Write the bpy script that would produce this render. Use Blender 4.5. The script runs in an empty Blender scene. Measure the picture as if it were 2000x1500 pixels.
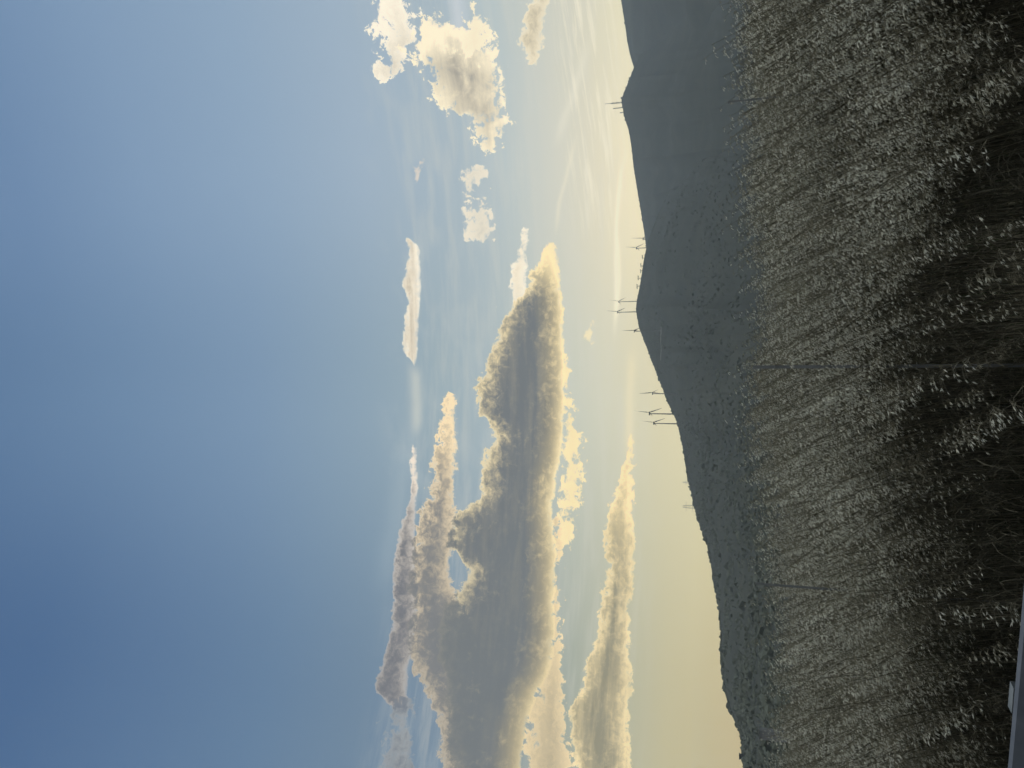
import bpy, math, random
import numpy as np
from mathutils import Vector, Matrix

# ---------------------------------------------------------------- camera, sky, sun, exposure
C = bpy.context.scene.collection
SC = bpy.context.scene
CAM_Z = 1.4
PITCH = math.atan((1480 - 1000) / 1500)          # the true horizon lies low in the (sideways) frame
F = 1500.0
FWD = np.array([0, math.cos(PITCH), math.sin(PITCH)])
UP = np.array([0, -math.sin(PITCH), math.cos(PITCH)])
RIGHT = np.array([1.0, 0, 0])

def ray(px, py):
    """direction of a spot of the photograph (the phone was held sideways: the frame's left is up)"""
    d = FWD + RIGHT * ((750 - py) / F) - UP * ((px - 1000) / F)
    return d / np.linalg.norm(d)

def azel(px, py):
    d = ray(px, py)
    return math.degrees(math.atan2(d[0], d[1])), math.degrees(math.asin(d[2]))

cam_data = bpy.data.cameras.new('camera')
cam_data.sensor_fit = 'HORIZONTAL'
cam_data.sensor_width = 36
cam_data.lens = 36 * F / 2000
cam_data.clip_start = 0.05
cam_data.clip_end = 60000
cam = bpy.data.objects.new('camera', cam_data)
C.objects.link(cam)
m = Matrix.Identity(4)
for i, v in enumerate((-UP, RIGHT, -FWD)):
    for j in range(3):
        m[j][i] = v[j]
m[2][3] = CAM_Z
cam.matrix_world = m
SC.camera = cam
SC.view_settings.view_transform = 'Standard'
SC.view_settings.look = 'None'
SC.view_settings.exposure = 0
SC.view_settings.gamma = 1
SC.cycles.use_denoising = True
SC.cycles.max_bounces = 6
SC.cycles.volume_bounces = 1
SC.cycles.transparent_max_bounces = 8

HAZE_DENSITY, HAZE_TOP, LAND = 1.3e-4, 560.0, 7000.0
HAZE_LIGHT = (0.295, 0.34, 0.375)
SUN_AZ, SUN_EL = azel(1300, 380)[0], 6.0
sun_dir = Vector((math.sin(math.radians(SUN_AZ)) * math.cos(math.radians(SUN_EL)),
                  math.cos(math.radians(SUN_AZ)) * math.cos(math.radians(SUN_EL)),
                  math.sin(math.radians(SUN_EL))))
sun_data = bpy.data.lights.new('sun', 'SUN')
sun_data.energy = 2.0
sun_data.angle = math.radians(0.5)
sun_data.color = (1.0, 0.86, 0.66)
sun = bpy.data.objects.new('sun', sun_data)
C.objects.link(sun)
sun.location = (0, 0, 50)
sun.rotation_euler = (-sun_dir).to_track_quat('-Z', 'Y').to_euler()

class E:
    """a number in a node tree"""
    nt = None
    def __init__(s, sock): s.s = sock
    @staticmethod
    def op(kind, *a, clamp=False):
        n = E.nt.nodes.new('ShaderNodeMath'); n.operation = kind; n.use_clamp = clamp
        for k, v in enumerate(a):
            if isinstance(v, E): E.nt.links.new(v.s, n.inputs[k])
            else: n.inputs[k].default_value = v
        return E(n.outputs[0])
    def __add__(s, o): return E.op('ADD', s, o)
    __radd__ = __add__
    def __sub__(s, o): return E.op('SUBTRACT', s, o)
    def __rsub__(s, o): return E.op('SUBTRACT', o, s)
    def __mul__(s, o): return E.op('MULTIPLY', s, o)
    __rmul__ = __mul__
    def __truediv__(s, o): return E.op('DIVIDE', s, o)
def emax(a, b): return E.op('MAXIMUM', a, b)
def emin(a, b): return E.op('MINIMUM', a, b)
def eexp(a): return E.op('EXPONENT', a)
def clamp01(a): return E.op('ADD', a, 0.0, clamp=True)
def smooth(lo, hi, x):
    n = E.nt.nodes.new('ShaderNodeMapRange'); n.interpolation_type = 'SMOOTHSTEP'; n.clamp = True
    E.nt.links.new(x.s, n.inputs['Value']); n.inputs['From Min'].default_value = lo; n.inputs['From Max'].default_value = hi
    return E(n.outputs[0])
def xyz(x, y, z=0.0):
    n = E.nt.nodes.new('ShaderNodeCombineXYZ')
    for k, v in enumerate((x, y, z)):
        if isinstance(v, E): E.nt.links.new(v.s, n.inputs[k])
        else: n.inputs[k].default_value = v
    return n.outputs[0]
def noise(vec, scale, detail=4, rough=0.55, dist=0.0):
    n = E.nt.nodes.new('ShaderNodeTexNoise'); n.noise_dimensions = '2D'
    E.nt.links.new(vec, n.inputs['Vector'])
    n.inputs['Scale'].default_value = scale; n.inputs['Detail'].default_value = detail
    n.inputs['Roughness'].default_value = rough; n.inputs['Distortion'].default_value = dist
    return (E(n.outputs['Fac']) - 0.5) * 4.0
def curve(x, pts):
    """pts: (x, y) pairs; x in 0..1, piecewise linear"""
    n = E.nt.nodes.new('ShaderNodeFloatCurve'); c = n.mapping.curves[0]
    pts = sorted(pts)
    n.mapping.use_clip = False
    c.points[0].location = pts[0]; c.points[1].location = pts[-1]
    for p in pts[1:-1]: c.points.new(*p)
    for p in c.points: p.handle_type = 'AUTO_CLAMPED'
    n.mapping.extend = 'HORIZONTAL'
    n.mapping.update()
    E.nt.links.new(x.s, n.inputs['Value'])
    return E(n.outputs[0])
def lin(c):
    return tuple(((v / 255) / 12.92 if v / 255 <= 0.04045 else ((v / 255 + 0.055) / 1.055) ** 2.4) for v in c)
SKY_GAIN = 10.0                                   # the world runs at strength 0.1
def rgb(c, gain=SKY_GAIN): return tuple(v * gain for v in lin(c)) + (1,)
def ramp(x, stops):
    n = E.nt.nodes.new('ShaderNodeValToRGB'); r = n.color_ramp
    stops = sorted(stops, key=lambda s: s[0])
    r.elements[0].position = stops[0][0]; r.elements[0].color = rgb(stops[0][1], 1.0)
    r.elements[1].position = stops[-1][0]; r.elements[1].color = rgb(stops[-1][1], 1.0)
    for p, col in stops[1:-1]:
        e = r.elements.new(p); e.color = rgb(col, 1.0)
    E.nt.links.new(x.s, n.inputs[0])
    g = E.nt.nodes.new('ShaderNodeVectorMath'); g.operation = 'SCALE'
    E.nt.links.new(n.outputs[0], g.inputs[0]); g.inputs['Scale'].default_value = SKY_GAIN
    return g.outputs[0]
def mixc(f, a, b):
    n = E.nt.nodes.new('ShaderNodeMix'); n.data_type = 'RGBA'; n.clamp_factor = True
    if isinstance(f, E): E.nt.links.new(f.s, n.inputs[0])
    else: n.inputs[0].default_value = f
    for k, v in ((6, a), (7, b)):
        if isinstance(v, tuple): n.inputs[k].default_value = v
        else: E.nt.links.new(v, n.inputs[k])
    return n.outputs[2]

def build_world():
    w = bpy.data.worlds.new('World'); SC.world = w; w.use_nodes = True
    nt = w.node_tree; nt.nodes.clear(); E.nt = nt
    out = nt.nodes.new('ShaderNodeOutputWorld'); bg = nt.nodes.new('ShaderNodeBackground')
    nt.links.new(bg.outputs[0], out.inputs[0]); bg.inputs['Strength'].default_value = 0.1
    sky = nt.nodes.new('ShaderNodeTexSky'); sky.sky_type = 'NISHITA'; sky.sun_disc = False
    sky.sun_elevation = math.radians(SUN_EL); sky.sun_rotation = math.radians(SUN_AZ)
    sky.air_density = 1.2; sky.dust_density = 2.0; sky.ozone_density = 2.0
    tc = nt.nodes.new('ShaderNodeTexCoord'); sp = nt.nodes.new('ShaderNodeSeparateXYZ')
    nt.links.new(tc.outputs['Generated'], sp.inputs[0])
    X, Y, Z = (E(sp.outputs[k]) for k in range(3))
    az = E.op('ARCTAN2', X, Y) * 57.29578                        # degrees, to the right of straight ahead
    el = E.op('ARCSINE', Z) * 57.29578
    # clear sky: three bearings (towards the valley, straight ahead, right of the sun)
    EL0, EL1 = -2.0, 90.0
    e01 = (el - EL0) / (EL1 - EL0)
    def stops(py, lst): return [((azel(px, py)[1] - EL0) / (EL1 - EL0), c) for px, c in lst] + [(1.0, (60, 86, 128))]
    rr = ramp(e01, stops(250, [(1420, (230, 226, 198)), (1225, (222, 219, 194)), (1150, (208, 208, 192)), (1060, (196, 202, 196)),
                               (980, (178, 193, 197)), (880, (164, 182, 193)), (700, (158, 178, 196)), (500, (144, 168, 192)), (250, (130, 156, 185)), (0, (112, 140, 174))]))
    mm = ramp(e01, stops(750, [(1420, (216, 211, 178)), (1290, (210, 206, 178)), (1180, (205, 206, 188)), (1080, (190, 198, 190)),
                               (950, (164, 181, 188)), (850, (152, 172, 182)), (700, (140, 163, 181)), (500, (125, 151, 178)), (250, (111, 139, 170)), (0, (98, 127, 161))]))
    ll = ramp(e01, stops(1450, [(1470, (197, 182, 146)), (1380, (190, 180, 147)), (1300, (190, 183, 152)), (1240, (182, 180, 156)),
                                (1100, (160, 168, 158)), (950, (134, 150, 160)), (850, (124, 144, 162)), (700, (114, 137, 159)), (500, (103, 130, 159)), (250, (92, 120, 154)), (0, (80, 109, 147))]))
    a_r, a_m, a_l = azel(1000, 250)[0], azel(1000, 750)[0], azel(1000, 1450)[0]
    base = mixc(smooth(a_m, a_r, az), mm, rr)
    base = mixc(smooth(a_m, a_l, az), base, ll)
    base = mixc(0.05, base, sky.outputs[0])
    # unseen sky behind the viewer, darkened low down to shade the oats' foot
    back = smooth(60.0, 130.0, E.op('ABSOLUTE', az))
    far_side = mixc(0.85, sky.outputs[0], rgb((222, 224, 222)))  # upper part mostly pale grey, lifted to brighten the grass
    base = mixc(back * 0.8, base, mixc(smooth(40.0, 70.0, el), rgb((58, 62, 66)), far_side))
    base = mixc(smooth(56.0, 72.0, el), base, tuple(v * SKY_GAIN for v in (3.35, 3.4, 3.3)) + (1,))     # overhead sky out of view, brightened to light the seed heads
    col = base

    # ---- cloud layer, laid out in bearing and elevation
    A0, A1, V0, V1 = -42.0, 42.0, 0.0, 32.0
    def cp(px, py):
        a, e = azel(px, py); return ((a - A0) / (A1 - A0), (e - V0) / (V1 - V0))
    p_big = xyz(az, el * 1.15)
    # slow swell and fine billow
    w1 = noise(p_big, 0.5, 5, 0.6)
    w2 = noise(xyz(az + 37.0, el * 1.15 + 11.0), 0.6, 6, 0.62)
    fine = noise(xyz(az * 0.85 + 5.0, el + 70.0), 2.0, 8, 0.7, 0.35)
    puff = noise(xyz(az * 0.8 + 15.0, el - 33.0), 0.75, 8, 0.6, 0.35)
    strk = noise(xyz(az * 0.16, el * 1.6 + 9.0), 0.9, 5, 0.6, 0.2)
    fibre = noise(xyz(az * 0.10 + el * 0.25, el * 1.9 - az * 0.16), 1.5, 5, 0.65, 0.2)
    n_top = puff * 0.75 + fine * 0.62
    n_bot = w1 * 0.7 + fine * 0.55
    n_mod = eexp(puff * 0.55 + fine * 0.75)
    az_w = (az + w2 * 0.35 + 42.0) / 84.0

    # thin high cirrus veils and their fibres
    def window(px0, px1, py0, py1, soft_e, soft_a):
        a_lo, a_hi = azel((px0 + px1) / 2, py1)[0], azel((px0 + px1) / 2, py0)[0]
        e_lo, e_hi = azel(px1, (py0 + py1) / 2)[1], azel(px0, (py0 + py1) / 2)[1]
        return (smooth(a_lo - soft_a, a_lo + soft_a, az) * (1.0 - smooth(a_hi - soft_a, a_hi + soft_a, az))
                * smooth(e_lo - soft_e, e_lo + soft_e, el) * (1.0 - smooth(e_hi - soft_e, e_hi + soft_e, el)))
    cir = smooth(-0.15, 0.8, fibre) * window(1085, 1190, -500, 420, 1.0, 4.0)
    col = mixc(cir * 0.55, col, rgb((246, 239, 216)))
    veil = smooth(-0.5, 1.0, strk) * window(800, 1260, -600, 1700, 2.0, 6.0)
    col = mixc(veil * 0.22, col, rgb((214, 212, 200)))
    veil2 = smooth(0.0, 0.9, noise(xyz(az * 0.25 + el * 0.6, el * 0.5 - az * 0.35 + 4.0), 0.5, 4, 0.55)) * window(760, 1000, 100, 1000, 2.0, 5.0)
    col = mixc(veil2 * 0.25, col, rgb((188, 196, 196)))

    glow = 1.0 - smooth(azel(1000, 850)[0], azel(1000, 1450)[0], az) * 0.48     # farther from the sun the edges shine less

    def line(pts, width, amt, colr, wob=0.25):
        """a thin bright streak following pts"""
        nonlocal col
        P = [cp(*p) for p in pts]
        f = curve((az - A0) / (A1 - A0), P) * (V1 - V0) + V0 + w1 * (wob * 0.25)
        d = (el - f) / width
        a_lo, a_hi = sorted((azel(*pts[0])[0], azel(*pts[-1])[0]))
        m_ = smooth(a_lo, a_lo + (a_hi - a_lo) * 0.25, az) * (1.0 - smooth(a_hi - (a_hi - a_lo) * 0.25, a_hi, az))
        col = mixc(eexp(d * d * -1.0) * m_ * amt, col, rgb(colr))

    line([(1230, 270), (1213, 340), (1205, 420), (1203, 520), (1203, 600), (1198, 680)], 0.16, 0.6, (248, 241, 214), 0.15)
    line([(1204, 440), (1209, 510), (1209, 560), (1200, 640)], 0.14, 0.6, (248, 240, 210), 0.1)
    line([(1236, 660), (1231, 760), (1229, 860), (1228, 920)], 0.35, 0.5, (238, 226, 190), 0.2)
    line([(1085, 300), (1100, 240), (1130, 150), (1150, 60)], 0.32, 0.3, (240, 235, 216), 0.4)
    line([(1085, 470), (1092, 400), (1110, 330), (1130, 250)], 0.16, 0.45, (234, 228, 206), 0.2)
    line([(806, 700), (812, 740), (815, 790), (812, 860)], 0.42, 0.55, (208, 210, 200), 0.2)
    line([(885, -60), (893, 0), (897, 40), (893, 90)], 0.55, 0.55, (206, 212, 218), 0.4)
    line([(808, 780), (790, 900), (765, 1050), (740, 1180)], 0.7, 0.22, (170, 186, 194), 0.4)

    cover = [az * 0.0, 0]
    def cloud(rows, body, lit, at=0.3, ab=0.12, st=0.14, sb=0.4, kl=0.5, kb=0.5, gt=1.0, gb=1.0,
              er=0.0, mott=0.0, streak=0.0, opac=1.0, body2=None, side=None, dim=False):
        """rows: (py, px of the top edge, px of the base edge); the edges are displaced by billow noise.
        A row (py, None) closes the band: nothing there."""
        nonlocal col
        cover[1] += 1
        full = [r for r in rows if r[1] is not None]
        rows = [(full[0][0] - 16, full[0][1] + 55, full[0][2] - 55)] + full + [(full[-1][0] + 16, full[-1][1] + 55, full[-1][2] - 55)]
        T = [cp(t, y) for y, t, b in rows]; B = [cp(b, y) for y, t, b in rows]
        n_er = n_top * er if er else None
        ft = curve(az_w, T) * (V1 - V0) - el + n_top * at
        fb = el - curve(az_w, B) * (V1 - V0) + n_bot * ab
        if er: ft = ft + n_er; fb = fb + n_er
        tau = emax(emin(ft * (0.64 / st), fb * (0.75 / sb)), 0.0) * n_mod
        alpha = 1.0 - eexp(tau * -3.4)
        light = emax(eexp(tau * -kl) * gt, eexp(fb * (-1.0 / kb)) * gb)
        if mott: light = light + n_top * mott
        if streak: light = light + strk * streak
        if side: light = light + smooth(azel(900, side[0])[0], azel(900, side[1])[0], az) * side[2]
        if dim: light = light * glow
        light = light * (1.0 - cover[0] * 0.85)           # an edge shines against open sky, not against other cloud
        bd = mixc(fb * 0.45, rgb(body2), rgb(body)) if body2 else rgb(body)
        c = mixc(clamp01(light), bd, rgb(lit))
        col = mixc(alpha * opac if opac != 1.0 else alpha, col, c)
        cover[0] = emax(cover[0], alpha) if dim else cover[0]

    CREAM, PALE, PINK = (254, 241, 210), (254, 244, 222), (236, 220, 200)
    # -- towering broken cloud high on the right
    cloud([(-30, 755, 785), (0, 744, 792), (30, 736, 812), (60, 738, 826), (80, 744, 822), (92, 744, 802), (102, 742, 786), (120, 742, 790), (138, 744, 784), (152, 754, 768)], (180, 174, 162), PALE,
          at=0.4, ab=0.35, st=0.34, sb=0.34, kl=0.34, kb=1.0, er=1.0, mott=0.55, side=(120, 20, 0.4))
    cloud([(30, 832, 856), (50, 814, 872), (66, 806, 960), (100, 808, 964), (120, 817, 967), (150, 834, 975), (185, 853, 982), (213, 870, 988), (228, 912, 988), (250, 927, 983), (268, 936, 977), (285, 947, 970), (297, 956, 962)],
          (150, 148, 143), CREAM, at=0.5, ab=0.2, st=0.34, sb=0.5, kl=0.30, kb=0.9, er=1.05, mott=0.8, streak=0.15, side=(140, 40, 0.7))
    cloud([(10, 922, 934), (30, 914, 945), (50, 908, 955), (75, 900, 960), (95, 900, 955)], (224, 214, 186), CREAM, at=0.4, ab=0.3, st=0.25, sb=0.3, kl=0.15, kb=0.8, er=0.7, mott=0.3)
    cloud([(-90, 1020, 1120), (-20, 1040, 1082), (0, 1042, 1078), (30, 1026, 1068), (55, 1022, 1062), (80, 1012, 1060), (100, 1024, 1054), (125, 1034, 1050), (133, 1040, 1046)],
          (178, 170, 150), CREAM, at=0.3, ab=0.2, st=0.2, sb=0.3, kl=0.48, kb=0.5, er=0.2, mott=0.2)
    # -- wisps
    cloud([(318, 815, 826), (332, 808, 824), (348, 811, 817)], (214, 206, 196), PINK, er=0.5, at=0.1, ab=0.1, st=0.5, sb=0.5, kl=0.12, kb=1, opac=0.7)
    cloud([(324, 926, 945), (345, 903, 942), (365, 900, 938), (380, 896, 908), (384, 935, 946), (400, 928, 950), (425, 914, 962), (450, 918, 964), (466, 922, 962)], (192, 190, 178), (250, 238, 214),
          er=1.05, at=0.1, ab=0.1, st=0.6, sb=0.6, kl=0.4, kb=0.5, mott=0.3, opac=0.9)
    cloud([(620, 1156, 1160), (640, 1144, 1160), (655, 1139, 1159), (672, 1152, 1158)], (232, 218, 180), (250, 234, 190), er=0.45, at=0.1, ab=0.1, st=0.5, sb=0.5, kl=0.12, kb=1, opac=0.85)
    # -- long slim cloud
    cloud([(462, 792, 799), (480, 797, 818), (520, 794, 822), (548, 786, 823), (580, 796, 822), (620, 790, 819), (670, 787, 817), (690, 793, 815), (712, 806, 812)],
          (198, 186, 166), PALE, at=0.22, ab=0.04, st=0.16, sb=0.3, kl=0.60, kb=0.3, er=0.06, mott=0.2, streak=0.4)
    # -- low band near the horizon on the left
    cloud([(845, 1230, 1234), (880, 1222, 1237), (905, 1212, 1237), (950, 1203, 1238), (1000, 1186, 1238), (1040, 1178, 1242), (1090, 1186, 1242), (1130, 1186, 1238), (1160, 1180, 1234),
           (1200, 1168, 1230), (1260, 1158, 1230), (1300, 1144, 1232), (1340, 1138, 1234), (1400, 1106, 1228), (1440, 1110, 1228), (1500, 1125, 1230), (1600, 1100, 1230)],
          (148, 145, 128), (252, 230, 180), at=0.32, ab=0.28, st=0.16, sb=0.25, kl=0.5, kb=0.32, gt=1.1, gb=1.2, er=0.2, mott=0.25, streak=0.22, side=(1080, 950, 0.4))
    # -- top thin grey band on the left
    cloud([(868, 806, 811), (910, 801, 815), (950, 803, 816), (1000, 792, 812), (1050, 776, 812), (1100, 770, 814), (1180, 767, 818), (1250, 760, 812), (1300, 744, 800), (1335, 730, 798), (1355, 742, 795), (1380, 760, 800)],
          (117, 121, 128), (244, 230, 212), at=0.2, ab=0.08, st=0.14, sb=0.3, kl=0.9, kb=0.14, gb=0.35, er=0.06, side=(1010, 900, 0.7), dim=True)
    cloud([(1370, 770, 808), (1400, 764, 808), (1430, 752, 806), (1470, 740, 806), (1510, 750, 815), (1600, 760, 830)], (120, 128, 138), (160, 164, 166), at=0.35, ab=0.3, st=0.6, sb=0.6, er=0.7, streak=0.2)
    # -- second band
    cloud([(770, 876, 886), (795, 861, 890), (830, 858, 894), (860, 857, 897), (880, 850, 894), (905, 841, 890), (935, 846, 889), (980, 832, 890), (1010, 822, 894), (1060, 810, 888), (1110, 802, 884), (1150, 800, 886), (1180, 800, 906),
           (1250, 798, 930), (1300, 808, 930), (1360, 838, 930), (1420, 858, 930), (1500, 864, 940), (1600, 864, 940)],
          (121, 126, 131), (252, 228, 186), at=0.36, ab=0.2, st=0.2, sb=0.35, kl=0.62, kb=0.36, gt=1.1, er=0.28, mott=0.12, side=(960, 800, 0.5), dim=True)
    # -- the great grey bank: sunlit scraps first, then the body
    cloud([(700, 1096, 1104), (760, 1096, 1112), (800, 1096, 1120), (850, 1098, 1131), (900, 1098, 1132), (950, 1098, 1136), (1000, 1094, 1124), (1040, 1090, 1118), (1068, 1106, 1112)],
          (222, 206, 166), (254, 234, 184), at=0.1, ab=0.1, st=0.4, sb=0.3, kl=0.20, kb=0.6, er=0.8, mott=0.35)
    cloud([(1010, 1070, 1092), (1100, 1075, 1090), (1180, 1075, 1092), (1280, 1065, 1094), (1340, 1040, 1102), (1400, 1024, 1108), (1460, 1016, 1114), (1530, 1010, 1116), (1600, 1010, 1120)],
          (166, 158, 138), (252, 228, 182), at=0.4, ab=0.2, st=0.35, sb=0.25, kl=0.4, kb=0.7, er=0.75, mott=0.45)
    cloud([(447, 1022, 1030), (470, 1013, 1030), (500, 1008, 1030), (540, 998, 1030), (580, 996, 1032), (610, 1000, 1036)], (208, 194, 162), PALE,
          at=0.25, ab=0.15, st=0.2, sb=0.35, kl=0.24, kb=0.5, er=0.2, mott=0.3)
    cloud([(478, 1066, 1084), (500, 1056, 1090), (540, 1036, 1094), (575, 1024, 1098), (605, 990, 1100), (650, 972, 1102), (700, 952, 1103), (745, 938, 1104), (775, 930, 1104), (812, 930, 1104),
           (830, 960, 1104), (850, 966, 1102), (880, 948, 1098), (920, 938, 1092), (960, 942, 1085), (985, 914, 1080), (1020, 882, 1082), (1065, 872, 1086), (1085, 890, 1088), (1120, 908, 1086),
           (1150, 900, 1084), (1175, 880, 1082), (1230, 858, 1084), (1280, 856, 1080), (1320, 866, 1070), (1360, 868, 1046), (1400, 872, 1034), (1450, 878, 1024), (1520, 880, 1016), (1600, 880, 1010)],
          (117, 123, 127), (255, 234, 184), at=0.34, ab=0.13, st=0.2, sb=0.25, kl=0.6, kb=0.44, gt=1.1, gb=1.5, er=0.12, mott=0.05, streak=0.06, body2=(156, 148, 126), side=(590, 490, 0.7), dim=True)
    # the low haze (a volume, see the end) lies in front of this sky and veils it: this is the sky beyond that veil
    path = emin(E.op('DIVIDE', HAZE_TOP - CAM_Z, emax(Z, 0.01)), LAND * 1.06)
    tr = emax(eexp(path * -HAZE_DENSITY), 0.3)
    def vec(op_, a, b):
        n = nt.nodes.new('ShaderNodeVectorMath'); n.operation = op_
        for k, v in enumerate((a, b)):
            if isinstance(v, tuple): n.inputs[k].default_value = v
            else: nt.links.new(v.s if isinstance(v, E) else v, n.inputs[k])
        return n.outputs[0]
    veil_light = vec('MULTIPLY', tuple(v * SKY_GAIN for v in HAZE_LIGHT), 1.0 - tr)
    col = vec('DIVIDE', vec('SUBTRACT', col, veil_light), tr)
    col = vec('MAXIMUM', col, (0.0, 0.0, 0.0))
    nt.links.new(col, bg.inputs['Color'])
build_world()

# ---------------------------------------------------------------- helpers for materials and meshes
def material(name, rough=0.8):
    mt = bpy.data.materials.new(name); mt.use_nodes = True
    nt = mt.node_tree; b = nt.nodes['Principled BSDF']
    b.inputs['Roughness'].default_value = rough
    b.inputs['Specular IOR Level'].default_value = 0.25
    return mt, nt, b

def noisy_material(name, cols, scale, rough=0.8, detail=5, bump=0.0, bump_scale=None, spec=0.25, stretch=(1, 1, 1)):
    """base colour wanders over cols (position, linear colour)"""
    mt, nt, b = material(name, rough)
    b.inputs['Specular IOR Level'].default_value = spec
    tc = nt.nodes.new('ShaderNodeTexCoord'); mp = nt.nodes.new('ShaderNodeMapping')
    mp.inputs['Scale'].default_value = stretch
    nt.links.new(tc.outputs['Object'], mp.inputs[0])
    n = nt.nodes.new('ShaderNodeTexNoise'); n.inputs['Scale'].default_value = scale
    n.inputs['Detail'].default_value = detail; n.inputs['Roughness'].default_value = 0.6
    nt.links.new(mp.outputs[0], n.inputs['Vector'])
    r = nt.nodes.new('ShaderNodeValToRGB'); nt.links.new(n.outputs['Fac'], r.inputs[0])
    el = r.color_ramp.elements
    el[0].position, el[0].color = cols[0][0], cols[0][1] + (1,)
    el[1].position, el[1].color = cols[-1][0], cols[-1][1] + (1,)
    for p, c in cols[1:-1]:
        e = el.new(p); e.color = c + (1,)
    nt.links.new(r.outputs[0], b.inputs['Base Color'])
    if bump:
        n2 = nt.nodes.new('ShaderNodeTexNoise'); n2.inputs['Scale'].default_value = bump_scale or scale * 4
        n2.inputs['Detail'].default_value = 6
        nt.links.new(mp.outputs[0], n2.inputs['Vector'])
        bp = nt.nodes.new('ShaderNodeBump'); bp.inputs['Strength'].default_value = bump
        nt.links.new(n2.outputs['Fac'], bp.inputs['Height']); nt.links.new(bp.outputs[0], b.inputs['Normal'])
    return mt

def mesh_obj(name, verts, faces, mat, parent=None, smooth=True):
    me = bpy.data.meshes.new(name)
    me.from_pydata([tuple(map(float, v)) for v in verts], [], [tuple(map(int, f)) for f in faces])
    me.materials.append(mat)
    if smooth: me.polygons.foreach_set('use_smooth', [True] * len(me.polygons))
    me.update()
    o = bpy.data.objects.new(name, me); C.objects.link(o)
    if parent: o.parent = parent
    return o

def tri_obj(name, V, T, mat, attr=None, smooth=True, parent=None):
    """big triangle mesh from numpy arrays; attr: (name, one float per vertex)"""
    me = bpy.data.meshes.new(name)
    nv, nt_ = len(V), len(T)
    me.vertices.add(nv); me.vertices.foreach_set('co', np.ascontiguousarray(V, np.float32).ravel())
    me.loops.add(nt_ * 3); me.loops.foreach_set('vertex_index', np.ascontiguousarray(T, np.int32).ravel())
    me.polygons.add(nt_); me.polygons.foreach_set('loop_start', np.arange(0, nt_ * 3, 3, dtype=np.int32))
    me.polygons.foreach_set('use_smooth', np.full(nt_, smooth, dtype=bool))
    if attr is not None:
        a = me.attributes.new(attr[0], 'FLOAT', 'POINT'); a.data.foreach_set('value', np.ascontiguousarray(attr[1], np.float32))
    me.materials.append(mat)
    me.update(calc_edges=True)
    o = bpy.data.objects.new(name, me); C.objects.link(o)
    if parent: o.parent = parent
    return o

def thing(name, label, cat, loc=(0, 0, 0), group=None):
    o = bpy.data.objects.new(name, None); C.objects.link(o); o.location = loc
    o['label'] = label; o['category'] = cat
    if group: o['group'] = group
    return o
def tag(o, label, cat, group=None, kind=None):
    o['label'] = label; o['category'] = cat
    if group: o['group'] = group
    if kind: o['kind'] = kind
    return o
def structure(o): o['kind'] = 'structure'; return o

class MB:
    """collects simple shapes into one mesh"""
    def __init__(s): s.v = []; s.f = []
    def box(s, c, size, rot=None, taper=1.0):
        n = len(s.v); sx, sy, sz = (q / 2 for q in size)
        for z in (-1, 1):
            k = taper if z > 0 else 1.0
            for x, y in ((-1, -1), (1, -1), (1, 1), (-1, 1)):
                p = Vector((x * sx * k, y * sy * k, z * sz))
                if rot: p = rot @ p
                s.v.append(tuple(Vector(c) + p))
        s.f += [tuple(n + i for i in q) for q in ((3, 2, 1, 0), (4, 5, 6, 7), (0, 1, 5, 4), (1, 2, 6, 5), (2, 3, 7, 6), (3, 0, 4, 7))]
    def tube(s, pts, radii, sides=8, caps=True):
        n0 = len(s.v)
        pts = [Vector(p) for p in pts]
        for i, p in enumerate(pts):
            t = (pts[min(i + 1, len(pts) - 1)] - pts[max(i - 1, 0)]).normalized()
            a = t.cross(Vector((0, 0, 1))) if abs(t.z) < 0.95 else t.cross(Vector((1, 0, 0)))
            a.normalize(); b = t.cross(a)
            for k in range(sides):
                th = 2 * math.pi * k / sides
                s.v.append(tuple(p + (a * math.cos(th) + b * math.sin(th)) * radii[i]))
        for i in range(len(pts) - 1):
            for k in range(sides):
                k2 = (k + 1) % sides
                s.f.append((n0 + i * sides + k, n0 + i * sides + k2, n0 + (i + 1) * sides + k2, n0 + (i + 1) * sides + k))
        if caps:
            s.f.append(tuple(n0 + k for k in reversed(range(sides))))
            s.f.append(tuple(n0 + (len(pts) - 1) * sides + k for k in range(sides)))
    def build(s, name, mat, parent=None, smooth=False):
        return mesh_obj(name, s.v, s.f, mat, parent, smooth)

rng = np.random.default_rng(7)

def vnoise(x, y, seed=0):
    """smooth value noise, arrays in, about -1..1 out"""
    xi, yi = np.floor(x).astype(np.int64), np.floor(y).astype(np.int64)
    xf, yf = x - xi, y - yi
    u, v = xf * xf * (3 - 2 * xf), yf * yf * (3 - 2 * yf)
    def h(a, b):
        n = (a * 374761393 + b * 668265263 + seed * 1442695041) & 0x7fffffff
        n = ((n ^ (n >> 13)) * 1274126177) & 0x7fffffff
        return ((n ^ (n >> 16)) & 0xffff) / 32767.5 - 1
    return (h(xi, yi) * (1 - u) + h(xi + 1, yi) * u) * (1 - v) + (h(xi, yi + 1) * (1 - u) + h(xi + 1, yi + 1) * u) * v
def fbm(x, y, oct=4, seed=0, gain=0.5):
    t, a = 0, 1.0
    for k in range(oct):
        t = t + a * vnoise(x * 2 ** k, y * 2 ** k, seed + k); a *= gain
    return t

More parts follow.
